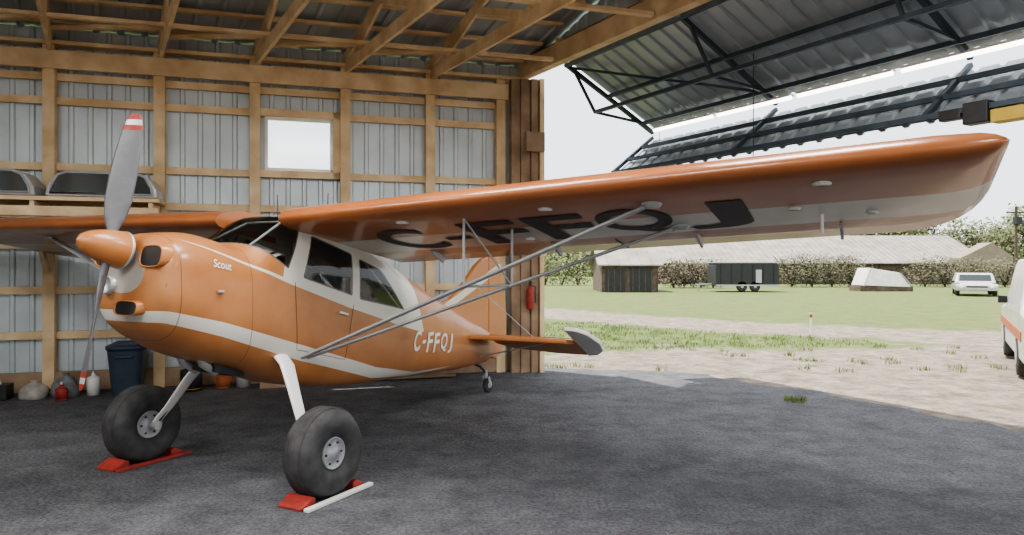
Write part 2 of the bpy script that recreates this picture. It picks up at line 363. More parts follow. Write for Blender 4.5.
def finmat():
    m,n,l,b=nt('fin_paint'); tc=n.new('ShaderNodeTexCoord'); sp=n.new('ShaderNodeSeparateXYZ'); l.new(tc.outputs['Object'],sp.inputs[0])
    a=n.new('ShaderNodeMath'); a.operation='MULTIPLY_ADD'; a.inputs[1].default_value=.35; l.new(sp.outputs[0],a.inputs[0]); l.new(sp.outputs[2],a.inputs[2])
    r=n.new('ShaderNodeValToRGB'); r.color_ramp.interpolation='CONSTANT'
    l.new(a.outputs[0],r.inputs[0]); e=r.color_ramp.elements
    e[0].position=0;e[0].color=(*ORANGE,1); e[1].position=.02;e[1].color=(*WHITE,1)
    q=e.new(.12); q.color=(*ORANGE,1)
    l.new(r.outputs[0],b.inputs['Base Color']); b.inputs['Roughness'].default_value=.35; b.inputs['Coat Weight'].default_value=.4; return m
FM=finmat()
slab('fin',fin,fnv,.035,[FM]); slab('rudder',rud,fnv,.03,[FM])
for sg in(1,-1):
    fh=lambda a,b,h:V(a,sg*b,.80+h-(a-3.6)*.1)
    slab('stabilizer',[(3.5,.05),(3.62,.5),(3.78,1.1),(3.86,1.30),(4.08,1.30),(4.08,.05)],fh,.03,['orange'])
    ta=math.radians(26)
    def fe(a,b,h):
        d=a-4.1; return V(4.1+d*math.cos(ta)+h*math.sin(ta),sg*b,.775-d*math.sin(ta)+h*math.cos(ta))
    slab('elevator',[(4.1,.1),(4.1,1.30),(4.60,1.30),(4.60,.9),(4.5,.3),(4.35,.1)],fe,.022,['orange'],.012)
    slab('elevator_horn',[(3.72,1.31),(3.74,1.46),(3.86,1.56),(4.15,1.62),(4.4,1.58),(4.56,1.46),(4.62,1.31)],fe,.026,['horn'],.012)
    mb=MB(); mb.tube([V(3.75,sg*.95,.79),V(3.95,0,1.42)],.006,6,0); mb.tube([V(4.0,sg*1.1,.76),V(3.9,0,.5)],.008,6,0); mb.obj('tail_brace_wires',['strut'],plane)
# spinner + prop
axd=Vector((CA,0,SA))
hub=V(-.905,0,1.80)
mb=MB(); prof=[]
for i in range(14):
    t=i/13; prof.append((.128*math.sqrt(max(0,1-t**1.7)) if t<1 else 0,-.02+.315*t))
mb.lathe([(0,-.03),(.128,-.03)]+prof,hub,axd,40,0); mb.lathe([(.131,-.035),(.133,-.03),(.133,-.018),(.129,-.015)],hub,axd,40,1)
mb.obj('spinner',['orange','alu'],plane)
mb=MB(); upd=Vector((-SA,0,CA)); left=Vector((0,1,0)); back=-axd; ph=hub+axd*.07
for sgn in(1,-1):
    R0=Matrix.Rotation(math.radians(0.5)+(0 if sgn==1 else math.pi),3,axd)
    rad=R0@upd; tan=R0@left
    stn=[(.05,.05,.05,58),(.12,.07,.05,55),(.2,.13,.035,50),(.32,.175,.026,42),(.5,.19,.02,33),(.68,.18,.016,26),(.80,.16,.013,22),(.84,.152,.012,21),(.88,.14,.011,20),(.92,.12,.009,19),(.955,.08,.007,18),(.965,.03,.004,18)]
    vs=[];n=12
    for (r,c,th,ang_) in stn:
        a=math.radians(ang_); cd=(tan*math.cos(a)+back*math.sin(a)); td=cd.cross(rad)
        for k in range(n):
            q=2*math.pi*k/n; vs.append(ph+rad*r+cd*(c/2*math.cos(q))+td*(th/2*math.sin(q)))
    for i in range(len(stn)-1):
        mi=2 if stn[i][0] in(.84,.92,.955) else 0
        if stn[i][0]==.88: mi=1
        mb.add(vs[i*n:(i+2)*n],[(k,(k+1)%n,n+(k+1)%n,n+k) for k in range(n)],mi,True)
    mb.add(vs[-n:],[tuple(range(n))],2)
mb.obj('propeller',['prop','grey','red'],plane)
mb=MB()
def oval(c,wy,hz,mi,d=.012):
    c=Vector(c); vs=[];K=28
    for dd,sc in((-.06,1.14),(d-.006,1.14),(d,1.07),(d-.01,1.0)):
        for k in range(K):
            t=2*math.pi*k/K; cc,ss=math.cos(t),math.sin(t)
            yy=wy*sc*math.copysign(abs(cc)**.6,cc); zz=hz*sc*math.copysign(abs(ss)**.6,ss)
            vs.append(c+Vector((dd-(zz)*.2,yy,zz)))
    mb.add(vs,[(i*K+k,i*K+(k+1)%K,(i+1)*K+(k+1)%K,(i+1)*K+k) for i in range(3) for k in range(K)],0,True)
    mb.add(vs[3*K:],[tuple(range(K))],mi)  # dark face closes the inlet, painted in for the shade inside
oval(V(-.80,.245,1.755),.105,.068,1,.045); oval(V(-.80,-.245,1.755),.105,.068,1,.045)
oval(V(-.885,.10,1.40),.11,.045,1,.045)
mb.lathe([(.065,-.02),(.065,.03),(.055,.035),(.05,.02),(0,.015)],V(-.875,-.14,1.55),axd,24,2)
mb.lathe([(.04,-.02),(.04,.01),(0,.012)],V(-.80,.33,1.56),axd,20,1)
mb.obj('cowl_inlets',['orange','dark','alu'],plane)
mb=MB(); mb.tube([V(-.35,.1,1.06),V(-.30,.1,.95),V(-.18,.1,.87)],.035,14,0); mb.tube([V(-.35,-.12,1.06),V(-.3,-.12,.95),V(-.18,-.12,.87)],.035,14,0)
mb.boxb(V(-.1,0,.89),V(.14,0,-.04),(0,.16,0),(0,0,.05),1)
mb.obj('exhaust_pipes',['alu','dark'],plane)
# fuselage text, one glyph at a time
mb=MB()
xc=2.12
for ch,w in(('C',.14),('-',.07),('F',.12),('F',.12),('Q',.155),('J',.095)):
    P,F,asp=text_data(ch,.02)
    vs=[]
    for a,b in P:
        hh=.21; bb=b*hh
        if ch=='-': bb=.09+b*.035
        xx=xc+a*w+bb*.22; zz=.80-(xc-2.0)*.13+bb; vs.append(V(xx,side_y(xx,zz)+.006,zz))
    mb.add(vs,F,0); xc+=w+.04
P,F,asp=text_data('Scout',.01,.3)
vs=[]
for a,b in P:
    xx=-.47+a*.16; zz=1.68-a*.03+b*.06; vs.append(V(xx,side_y(xx,zz)+.006,zz))
mb.add(vs,F,0)
mb.obj('fuselage_registration',['white'],plane,recalc=False)
mb=MB()
def sideline(pts,r=.004,mi=0):
    Q=[]
    for i in range(len(pts)-1):
        for k in range(8):
            t=k/8; xx=pts[i][0]*(1-t)+pts[i+1][0]*t; zz=pts[i][1]*(1-t)+pts[i+1][1]*t; Q.append(V(xx,side_y(xx,zz)+.001,zz))
    mb.tube(Q,r,6,mi)
sideline([(.33,1.55),(.36,1.0),(.95,.85),(1.08,1.40)],.002)
mb.beam(V(.85,.425,1.28),V(.97,.425,1.25),.02,.02,1)
mb.tube([V(-.45,.44,1.5),V(-.40,.44,1.5)],.012,8,1)
mb.tube([V(.55,.0,2.10),V(.55,0,2.3)],.004,6,0); mb.tube([V(1.0,.15,1.95),V(1.02,.15,2.35)],.004,6,0)
mb.obj('cabin_door_trim',['dark','alu'],plane)
mb=MB()
for x0 in(.62,1.35):
    mb.boxb(V(x0,0,1.22-.12*x0),V(.24,0,.05),(0,.2,0),(0,0,.06),0)
    mb.boxb(V(x0+.27,0,1.50-.16*x0),V(.05,0,-.01),(0,.2,0),V(-.08,0,.28),0)
mb.boxb(V(.02,0,1.70),(.03,0,0),(0,.36,0),(0,0,.12),1)
mb.obj('cabin_seats',['seat','dark'],plane,bevel=.03)
mb=MB()
for sg in(1,-1):
    mb.tube([V(-.02,sg*.28,1.84),V(.40,sg*.20,2.05)],.012,8,0)
    mb.tube([V(.30,sg*.36,1.55),V(.46,sg*.36,2.0)],.012,8,0); mb.tube([V(1.1,sg*.36,1.3),V(1.1,sg*.36,1.9)],.012,8,0)
    mb.tube([V(1.15,sg*.34,1.85),V(1.9,sg*.30,1.25)],.012,8,0)
mb.tube([V(.40,.2,2.05),V(.40,-.2,2.05)],.012,8,0)
mb.tube([V(.3,0,1.0),V(.28,0,1.5)],.012,8,0)
mb.obj('cabin_frame_tubes',['strut'],plane)
def P2(xb,y): 
    q=Vector((-2.286,5.75))+ax_a*xb+Vector((.887,-.462))*y; return q
for y in(1.02,-1.02):
    e=empty('wheel_chock' , (*P2(0,y),0),ang)
    for sx in(1,-1):
        mb=MB(); poly=[(0,0),(.14,0),(.14,.02),(.03,.075),(0,.06)]
        mb.prism(poly,lambda a,b,h:Vector((sx*(.20+a),h,b)),.11,0)
        mb.obj('chock_block',['red'],e,bevel=.006)
    mb=MB(); mb.beam((-.36,.15,.015),(.34,.15,.015),.045,.025,0); mb.obj('chock_bar',['white' if y>0 else 'red'],e,bevel=.004)

# ================================================================ HANGAR
C0=Vector((.2,11.5)); WT=Vector((-.956,-.292)); SD=Vector((.497,-.868)); OD=Vector((.868,.497)); NW=Vector((-.292,.956))
def H(t,s,z,k=0,n=0):
    p=C0+WT*t+SD*s+OD*k+NW*n; return Vector((p.x,p.y,z))
def corr(mb,fn,L,rows,pitch=.23,depth=.022,mi=0):
    pr=[];u=0
    while u<L:
        for du,h in((0,0),(.60,0),(.68,1),(.86,1),(.94,0)):
            if u+du*pitch<=L: pr.append((u+du*pitch,h*depth))
        u+=pitch
    pr.append((L,0)); n=len(pr)
    vs=[fn(a,w,h) for w in rows for a,h in pr]
    mb.add(vs,[(i*n+k,i*n+k+1,(i+1)*n+k+1,(i+1)*n+k) for i in range(len(rows)-1) for k in range(n-1)],mi)
TL=11.0; SL=16.0
wall=MB()
def wseg(t0,t1,z0,z1): corr(wall,lambda a,w,h:H(t0+a,0,w,n=.12-h),t1-t0,[z0,z1])
wt0,wt1,wz0,wz1=2.97,3.93,3.05,3.84
ZT=4.87
wseg(0,wt0,0,ZT); wseg(wt1,TL,0,ZT); wseg(wt0,wt1,0,wz0); wseg(wt0,wt1,wz1,ZT)
wo=wall.obj('wall_back',['siding'],recalc=False)
posts=[.41,1.53,2.8,4.06,5.3,6.63,7.9,9.2,10.5]
fr=MB()
for t in posts: fr.beam(H(t,0,0,n=.0),H(t,0,4.6,n=.0),.14,.14,0,up=(NW.x,NW.y,0))
gz=[.75,1.35,1.95,2.5,3.0,3.88,4.2]
for z in gz:
    for i in range(len(posts)):
        a=posts[i]; b=posts[i+1] if i+1<len(posts) else TL
        fr.beam(H(a+.07,0,z,n=.05),H(b-.07,0,z,n=.05),.05,.10,0)
fr.beam(H(.3,0,.14,n=-.02),H(TL,0,.14,n=-.02),.05,.26,1)
fr.beam(H(.3,0,4.40,n=-.09),H(TL,0,4.40,n=-.09),.05,.24,0)
fr.beam(H(.0,0,4.63,n=0),H(TL,0,4.63,n=0),.2,.05,0)
fr.obj('wall_framing',['wood','woodd'],wo)
wn=MB()
def wb(t0,t1,z0,z1,n0,mi=0,w=.05): wn.beam(H(t0,0,(z0+z1)/2,n=n0),H(t1,0,(z0+z1)/2,n=n0),w,(z1-z0),mi)
wb(wt0,wt1,wz0,wz0+.045,.08,0,.1); wb(wt0,wt1,wz1-.045,wz1,.08,0,.1)
wb(wt0,wt0+.045,wz0,wz1,.08,0,.1); wb(wt1-.045,wt1,wz0,wz1,.08,0,.1)
wb(wt0,wt1,wz0,wz1,.10,1,.006)
wb(wt0-.1,wt1+.06,wz0-.1,wz0,.04,2,.09); wb(wt0-.1,wt1+.06,wz1,wz1+.1,.04,2,.09); wb(wt0-.1,wt0,wz0-.1,wz1+.1,.04,2,.09)
wn.obj('window_1',['white','glass','wood'])
ew=MB(); corr(ew,lambda a,w,h:H(TL+h,a,w),SL,[0,4.9]); eo=ew.obj('wall_left',['siding'],recalc=False)
ef=MB()
for s in range(0,17,2): ef.beam(H(TL-.1,s+.1,0),H(TL-.1,s+.1,4.6),.14,.14,0)
for z in(.75,1.35,1.95,2.55,3.15,3.75): ef.beam(H(TL-.06,0,z),H(TL-.06,SL,z),.05,.1,0)
ef.obj('end_wall_framing',['wood'],eo)
cp=MB()
cp.beam(H(.20,.0,0,n=-.12),H(.20,.0,4.6,n=-.12),.14,.12,1,up=(NW.x,NW.y,0))
cp.beam(H(.05,.0,0,n=-.10),H(.05,.0,4.6,n=-.10),.15,.22,1,up=(NW.x,NW.y,0))
cp.beam(H(-.09,.0,0,n=-.12),H(-.09,.0,4.6,n=-.12),.11,.26,1,up=(NW.x,NW.y,0))
cp.beam(H(-.20,.0,0,n=-.14),H(-.20,.0,4.6,n=-.14),.07,.30,0,up=(NW.x,NW.y,0))
cp.box(H(-.03,.15,3.6,n=-.2),(.3,.05,.3),.3,1)
cp.obj('corner_post',['wood','woodd'],wo)
bp=MB()
for t in(.4,5.5,10.4): bp.beam(H(t,SL,0),H(t,SL,4.5),.3,.3,0)
bp.beam(H(.3,SL,4.40),H(TL-.4,SL,4.40),.1,.2,0)
bp.obj('open_bay_posts',['wood'])
fl=MB(); pts=[H(TL+.2,-.4,0),H(-.3,-.4,0)]
n=60
for i in range(n+1):
    s=-.4+(SL+2.4)*i/n; k=.4+min(1.9,max(0,s*1.2))+.35*math.sin(s*2.1)*.3+random.uniform(-.12,.12)  # dark asphalt drawn out to the door's shadow edge, standing for shade there
    pts.append(H(0,s,0,k=k))
pts.append(H(TL+.2,SL+2,0))
fl.add(pts,[tuple(range(len(pts)))],0)
def floormat():
    m,n,l,b=nt('asphalt_floor'); tc=n.new('ShaderNodeTexCoord')
    a=n.new('ShaderNodeTexNoise'); a.inputs['Scale'].default_value=38; a.inputs['Detail'].default_value=10; a.inputs['Roughness'].default_value=.85
    c=n.new('ShaderNodeTexNoise'); c.inputs['Scale'].default_value=2.2; c.inputs['Detail'].default_value=10; c.inputs['Roughness'].default_value=.8
    g=n.new('ShaderNodeTexVoronoi'); g.inputs['Scale'].default_value=26
    for x in(a,c,g): l.new(tc.outputs['Object'],x.inputs['Vector'])
    r=n.new('ShaderNodeValToRGB'); e=r.color_ramp.elements; e[0].position=.38;e[0].color=(.038,.040,.046,1);e[1].position=.64;e[1].color=(.25,.255,.275,1); l.new(a.outputs['Fac'],r.inputs[0])
    r2=n.new('ShaderNodeValToRGB'); e=r2.color_ramp.elements; e[0].position=.38;e[0].color=(.5,.5,.52,1);e[1].position=.62;e[1].color=(1.15,1.14,1.12,1); l.new(c.outputs['Fac'],r2.inputs[0])
    mx=n.new('ShaderNodeMix'); mx.data_type='RGBA'; mx.blend_type='MULTIPLY'; mx.inputs[0].default_value=1; l.new(r.outputs[0],mx.inputs[6]); l.new(r2.outputs[0],mx.inputs[7])
    l.new(mx.outputs[2],b.inputs['Base Color']); b.inputs['Roughness'].default_value=.85
    ad=n.new('ShaderNodeMath'); ad.operation='ADD'; l.new(a.outputs['Fac'],ad.inputs[0]); l.new(g.outputs['Distance'],ad.inputs[1])
    bp=n.new('ShaderNodeBump'); bp.inputs['Strength'].default_value=.9; bp.inputs['Distance'].default_value=.025; l.new(ad.outputs[0],bp.inputs['Height']); l.new(bp.outputs[0],b.inputs['Normal'])
    return m
fl.obj('floor',[floormat()])
RS=.25; RM=8.0
def rz(s): return 4.78+RS*(s if s<RM else 2*RM-s)
rf=MB(); corr(rf,lambda a,w,h:H(-.15+a,w,rz(w)+.13-h),TL+.3,[-.4,RM,SL+.4],pitch=.3,depth=.03)
ro=rf.obj('ceiling',['roofm'],recalc=False)
pu=MB(); s=0.15
while s<SL: pu.beam(H(.1,s,rz(s)+.06),H(TL,s,rz(s)+.06),.09,.04,0); s+=.55
pu.obj('roof_purlins',['wood'],ro)
for t in posts[1:]:
    tr=MB()
    tr.beam(H(t,-.1,4.60),H(t,SL,4.60),.045,.17,0)
    tr.beam(H(t,-.1,rz(-.1)-.04),H(t,RM,rz(RM)-.04),.045,.14,0); tr.beam(H(t,RM,rz(RM)-.04),H(t,SL,rz(SL)-.04),.045,.14,0)
    s=1.6; up=True; prev=(.4,4.66)
    while s<SL-.5:
        z=(rz(s)-.08) if up else 4.66
        tr.beam(H(t,prev[0],prev[1]),H(t,s,z),.04,.09,0); prev=(s,z); up=not up; s+=1.3
    tr.obj('roof_truss',['wood'],ro)
br=MB()
for s in(1.0,3.2,5.6,8,11): br.beam(H(0.1,s,4.71),H(TL,s,4.71),.09,.045,0)
for i in range(1,len(posts)-1):
    br.beam(H(posts[i],.9,4.72),H(posts[i+1],.2,rz(.2)-.05),.09,.04,0)
br.obj('roof_bracing',['wood'],ro)
hd=MB(); hd.beam(H(0,-.1,4.80),H(0,SL,4.80),.14,.28,0); hd.beam(H(-.08,-.1,4.98),H(-.08,SL,4.98),.05,.1,1)
for s in range(1,16,2): hd.beam(H(0,s,4.9),H(0,s,rz(s)),.1,.1,0)
hd.obj('door_header',['wood','woodd'],ro)
gb=MB()
corr(gb,lambda a,w,h:H(0,a,4.95+w*(rz(a)+.1-4.95),k=.1+h),SL,[0,1])
gb.obj('gable_siding',['siding'],ro,recalc=False)
# bifold door
bd=empty('bifold_door')
S0,S1=.9,15.6
def dpt(s,a):
    if a<=1: return H(0,s,4.72+(3.82-4.72)*a,k=.18+1.75*a)
    return H(0,s,3.74+(3.10-3.74)*(a-1),k=1.92-.84*(a-1))
un=Vector((OD.x*.92,OD.y*.92,1.9)).normalized(); ln=Vector((OD.x*.62,OD.y*.62,-.84)).normalized()
pn=MB()
corr(pn,lambda a,w,h:dpt(S0+a,w)+un*(.06+h),S1-S0,[0,.97],pitch=.25,depth=.03)
pn.obj('upper_panel',['roofm'],bd,recalc=False)
pn=MB()
corr(pn,lambda a,w,h:dpt(S0+a,1+w)+ln*(.02+h),S1-S0,[.03,1],pitch=.25,depth=.03)
pn.obj('lower_panel',['roofm'],bd,recalc=False)
sf=MB()
for a in(.02,.45,.84): sf.beam(dpt(S0,a)-un*.02,dpt(S1,a)-un*.02,.055,.055,0)
for a in(1.32,1.65,2.0): sf.beam(dpt(S0,a)-ln*.03,dpt(S1,a)-ln*.03,.05,.05,0)
s=S0; i=0
while s<=S1:
    sf.beam(dpt(s,0)-un*.02,dpt(s,.98)-un*.02,.055,.055,0); sf.beam(dpt(s,1.03)-ln*.03,dpt(s,2)-ln*.03,.05,.05,0)
    q=dpt(s,.40)-un*.36; sf.beam(dpt(s,.1)-un*.02,q,.035,.035,0); sf.beam(dpt(s,.82)-un*.02,q,.035,.035,0)
    if s+2.45<=S1 and i%2==0: sf.beam(dpt(s,.05)-un*.02,dpt(s+2.45,.84)-un*.02,.035,.035,0)
    s+=2.45; i+=1
sf.beam(dpt(S0,.40)-un*.36,dpt(S1,.40)-un*.36,.05,.05,0)
sf.obj('door_steel_frame',['steel'],bd)
st=MB(); s=S0+.15
while s+1.3<S1:
    a=dpt(s,.93)-un*.06; b=dpt(s+1.25,.93)-un*.06
    st.tube([a,b],.028,10,0); st.beam(a+un*.035,b+un*.035,.09,.03,1); s+=1.36
st.obj('strip_lights',['tubelight','white'],bd)
bl=MB()
bl.beam(dpt(6.18,2)+Vector((0,0,-.02)),dpt(6.40,2)+Vector((0,0,-.02)),.14,.20,1); bl.beam(dpt(5.95,2)+Vector((0,0,0)),dpt(6.15,2)+Vector((0,0,0)),.10,.10,1)
bl.beam(dpt(6.42,2)+Vector((0,0,-.08)),dpt(6.8,2)+Vector((0,0,-.08)),.14,.12,0)
bl.obj('door_latch_block',['yellow','dark'],bd,bevel=.01)
cd=MB()
cd.tube([dpt(3.7,.5),dpt(3.7,.5)-Vector((0,0,1.6))],.006,6,0)
cd.tube([dpt(1.0,1.0),dpt(1.0,1.0)-Vector((0,0,1.2))],.005,6,0)
cd.obj('pull_cords',['dark'],bd)
# unseen ceiling lamps, added to brighten the hangar interior
for (t,s) in((2.0,7.0),(4.6,6.2),(6.5,9.5),(8.8,6.3),(2.5,11),(9.0,10.5)):
    e=empty('fill_lamp',H(t,s,4.42),0)
    mb=MB(); mb.box((0,0,.06),(1.3,.16,.06),0,0); mb.tube([(-.6,.04,.01),(.6,.04,.01)],.018,10,1); mb.tube([(-.6,-.04,.01),(.6,-.04,.01)],.018,10,1)
    mb.obj('fill_lamp_housing',['white','tubelight'],e)
    L=bpy.data.lights.new('fill_light','AREA'); L.shape='RECTANGLE'; L.size=1.6; L.size_y=.8; L.energy=140; L.color=(1,.98,.96)
    lo=bpy.data.objects.new('fill_light',L); COL.objects.link(lo); lo.parent=e; lo.location=(0,0,-.05)
# ---------------------------------------------------------------- shelf & toppers
sh=empty('wall_shelf'); mb=MB()
for z in(2.30,2.52): 
    for n_ in(-.20,-.40,-.6): mb.beam(H(5.2,0,z,n=n_),H(8.6,0,z,n=n_),.18,.05,0)
mb.beam(H(5.2,0,2.36,n=-.72),H(8.6,0,2.36,n=-.72),.04,.12,0)
for t in(5.3,6.63,7.9): mb.beam(H(t,0,1.6,n=-.12),H(t,0,2.28,n=-.65),.05,.09,0); mb.beam(H(t,0,2.41,n=-.13),H(t,0,2.41,n=-.7),.05,.15,0)
mb.obj('shelf_boards',['wood'],sh)
for (t0) in(5.22,6.60):
    e=empty('truck_topper'); W=1.28; mb=MB()
    pr=[(0,0),(.02,.12),(.12,.28),(.25,.33),(W-.25,.33),(W-.12,.28),(W-.02,.12),(W,0)]
    def tf(a,b,h): return H(t0+a,0,2.55+b,n=-.42+h)
    mb.prism(pr,tf,.26,0); mb.obj('shell',['grey'],e,bevel=.02)
    mb=MB(); pi=[(.06,.04),(.08,.13),(.15,.26),(.25,.30),(W-.25,.30),(W-.15,.26),(W-.08,.13),(W-.06,.04)]
    mb.prism(pi,lambda a,b,h:tf(a,b,h-.265),.006,0); mb.obj('pane',['dglass'],e)
    mb=MB(); mb.tube([tf(a,b,-.275) for a,b in pi+[pi[0]]],.012,6,0); mb.obj('pane_frame',['strut'],e)
e=empty('trash_bin',H(5.62,0,0,n=-.42),.29); mb=MB()
vs=[];
for z,w in((0,.17),(.58,.22),(.60,.24),(.64,.24)):
    for k in range(24):
        t=2*math.pi*k/24; c,s_=math.cos(t),math.sin(t); vs.append((w*math.copysign(abs(c)**.5,c),w*math.copysign(abs(s_)**.5,s_),z))
mb.add(vs,[(i*24+k,i*24+(k+1)%24,(i+1)*24+(k+1)%24,(i+1)*24+k) for i in range(3) for k in range(24)]); mb.add(vs[-24:],[tuple(range(24))]);mb.add(vs[:24],[tuple(range(24))])
mb.box((0,0,.66),(.3,.3,.05)); mb.box((0,-.22,.5),(.2,.03,.03)); mb.obj('bin_body',['bin'],e,bevel=.01)
def can(name,t,n_,r,h,m,cap='alu'):
    mb=MB(); mb.lathe([(0,0),(r,0),(r,h),(r*.9,h+.01),(r*.35,h+.03),(r*.3,h+.06),(0,h+.06)],H(t,0,0,n=n_),(0,0,1),20,0)
    mb.lathe([(r*1.02,h*.1),(r*1.02,h*.13)],H(t,0,0,n=n_),(0,0,1),20,1); mb.lathe([(r*.25,h+.06),(r*.25,h+.09),(0,h+.09)],H(t,0,0,n=n_),(0,0,1),12,1)
    return mb.obj(name,[m,cap])
def sack(name,t,n_,r,h,m):
    mb=MB(); vs=[]; K=20; ph=random.uniform(0,6)
    pf=[(.9,0),(1.0,.15),(1.0,.4),(.85,.65),(.5,.82),(.18,.9),(.28,1.0)]
    o=H(t,0,0,n=n_)
    for (q,z) in pf:
        for k in range(K):
            a=2*math.pi*k/K; rr=r*q*(1+.12*math.sin(3*a+ph+z*3)+.06*math.sin(7*a+z*9)); vs.append((o.x+rr*1.2*math.cos(a),o.y+rr*math.sin(a),z*h))
    mb.add(vs,[(i*K+k,i*K+(k+1)%K,(i+1)*K+(k+1)%K,(i+1)*K+k) for i in range(len(pf)-1) for k in range(K)],0,True)
    mb.add(vs[:K],[tuple(range(K))]); mb.add(vs[-K:],[tuple(range(K))]); return mb.obj(name,[m])
can('plastic_jug',6.02,-.40,.08,.22,'white'); sack('sack',6.33,-.42,.13,.30,'sack'); sack('sack',6.68,-.45,.14,.22,'sack2'); can('paint_can',6.30,-.72,.07,.14,'red')
mb=MB(); mb.box(H(7.2,0,.10,n=-.42),(.5,.25,.18),.29,0); mb.tube([H(7.05,0,.19,n=-.42),H(7.07,0,.26,n=-.42),H(7.33,0,.26,n=-.42),H(7.35,0,.19,n=-.42)],.012,8,1); mb.obj('toolbox',['dark','alu'],None,bevel=.01)
can('gas_can',4.85,-.4,.14,.27,'dark','yellow'); can('gas_can',4.45,-.35,.10,.16,'rust','alu'); can('paint_can',4.2,-.3,.09,.2,'grey')
mb=MB(); mb.box(H(3.7,0,.12,n=-.4),(.55,.35,.24),.29,0); mb.box(H(3.7,0,.26,n=-.4),(.6,.38,.04),.29,1); mb.obj('storage_crate',['woodd','wood'],None,bevel=.01)
mb=MB()
for i in range(4): mb.beam(H(3.1,0,.04+.05*i,n=-.35-.03*i),H(1.2,0,.04+.05*i,n=-.30),.14,.045,0)
mb.obj('lumber_stack',['woodd'])
e=empty('fire_extinguisher',H(.02,0,1.0,n=-.34)); mb=MB()
mb.lathe([(0,0),(.055,0),(.06,.02),(.06,.27),(.045,.32),(.02,.34),(.02,.37),(0,.37)],(0,0,0),(0,0,1),24,0)
mb.box((0,0,.385),(.03,.09,.03),0,1); mb.beam((0,-.05,.40),(0,.05,.44),.02,.015,1); mb.tube([(.02,.0,.37),(.08,0,.35),(.085,0,.1)],.01,8,1); mb.box((0,.07,.2),(.04,.06,.2),0,1)
mb.obj('extinguisher_body',['red','dark'],e)

# ================================================================ OUTSIDE
def groundmat():
    m,n,l,b=nt('outdoor_ground')
    ge=n.new('ShaderNodeNewGeometry'); sp=n.new('ShaderNodeSeparateXYZ'); l.new(ge.outputs['Position'],sp.inputs[0])
    def mt(op,a,b_=None,c=None):
        k=n.new('ShaderNodeMath'); k.operation=op
        for i,v in enumerate((a,b_,c)):
            if v is None: continue
            if isinstance(v,(int,float)): k.inputs[i].default_value=v
            else: l.new(v,k.inputs[i])
        return k.outputs[0]
    def noise(s,d=6,r=.6):
        k=n.new('ShaderNodeTexNoise'); k.inputs['Scale'].default_value=s; k.inputs['Detail'].default_value=d; k.inputs['Roughness'].default_value=r; l.new(ge.outputs['Position'],k.inputs['Vector']); return k.outputs['Fac']
    X=mt('MAXIMUM',sp.outputs[0],0); nz=mt('MULTIPLY',mt('SUBTRACT',noise(.5,8,.75),.5),7)
    Y=mt('ADD',sp.outputs[1],nz)
    yup=mt('MULTIPLY_ADD',mt('EXPONENT',mt('DIVIDE',X,-8)),16,15)
    def ss(v,w=.5): return mt('MULTIPLY_ADD',v,1/w,.5)
    def cl(v):
        k=n.new('ShaderNodeClamp'); l.new(v,k.inputs[0]); return k.outputs[0]
    g1=cl(ss(mt('SUBTRACT',Y,yup),.8))
    ylo=mt('MULTIPLY_ADD',yup,.8,-.5)
    g2=mt('MULTIPLY',cl(ss(mt('SUBTRACT',ylo,Y),.8)),cl(ss(mt('SUBTRACT',Y,mt('MULTIPLY_ADD',X,.15,13.9)),.8)))
    left=cl(ss(mt('SUBTRACT',-1.0,sp.outputs[0]),.5))
    patch=mt('MULTIPLY',cl(mt('MULTIPLY_ADD',noise(1.1,9,.8),9,-5.1)),.6)
    g=mt('MAXIMUM',mt('MAXIMUM',mt('MAXIMUM',g1,g2),left),patch)
    def ramp(f,a,b_,p0=.3,p1=.7):
        r=n.new('ShaderNodeValToRGB'); e=r.color_ramp.elements; e[0].position=p0;e[1].position=p1;e[0].color=(*a,1);e[1].color=(*b_,1); l.new(f,r.inputs[0]); return r.outputs[0]
    gr=ramp(noise(1.6,9,.8),(.065,.10,.022),(.17,.20,.06)); di=ramp(noise(2.5,12,.85),(.105,.082,.06),(.36,.31,.25),.38,.62)
    mx=n.new('ShaderNodeMix'); mx.data_type='RGBA'; l.new(g,mx.inputs[0]); l.new(di,mx.inputs[6]); l.new(gr,mx.inputs[7])
    l.new(mx.outputs[2],b.inputs['Base Color']); b.inputs['Roughness'].default_value=.95
    bp=n.new('ShaderNodeBump'); bp.inputs['Strength'].default_value=.7; bp.inputs['Distance'].default_value=.06; l.new(noise(12,6,.8),bp.inputs['Height']); l.new(bp.outputs[0],b.inputs['Normal'])
    return m
mb=MB(); mb.add([(-300,-200,-.02),(300,-200,-.02),(300,500,-.02),(-300,500,-.02)],[(0,1,2,3)]); mb.obj('ground',[groundmat()])
def pix(u,v): Y=1224/(v-264); return ((u-512)/720*Y,Y)
mb=MB()
def tufts(pts,n,h,spread):
    for (x,y) in pts:
        for i in range(n):
            a=random.uniform(0,6.28); r=spread*math.sqrt(random.random()); px,py=x+r*math.cos(a),y+r*math.sin(a)
            b=random.uniform(0,6.28); w=.006+.004*random.random(); hh=h*random.uniform(.5,1); lx,ly=random.uniform(-.5,.5)*hh,random.uniform(-.5,.5)*hh
            mb.add([(px-w*math.cos(b),py-w*math.sin(b),-.02),(px+w*math.cos(b),py+w*math.sin(b),-.02),(px+lx,py+ly,hh)],[(0,1,2)])
tufts([pix(795,401)]*6+[pix(560,367),pix(575,365),pix(552,366),pix(590,366)]+[pix(random.uniform(640,1000),random.uniform(345,372)) for i in range(28)],20,.09,.14)
P=[]
for i in range(500):
    x=random.uniform(.7,8); y=random.uniform(14,21)
    yu=15+16*math.exp(-x/8)
    if y<yu*.8-.5 and y>14+.15*x: P.append((x,y))
tufts(P,14,.06,.25)
mb.obj('grass_patch',['grassb'],recalc=False)
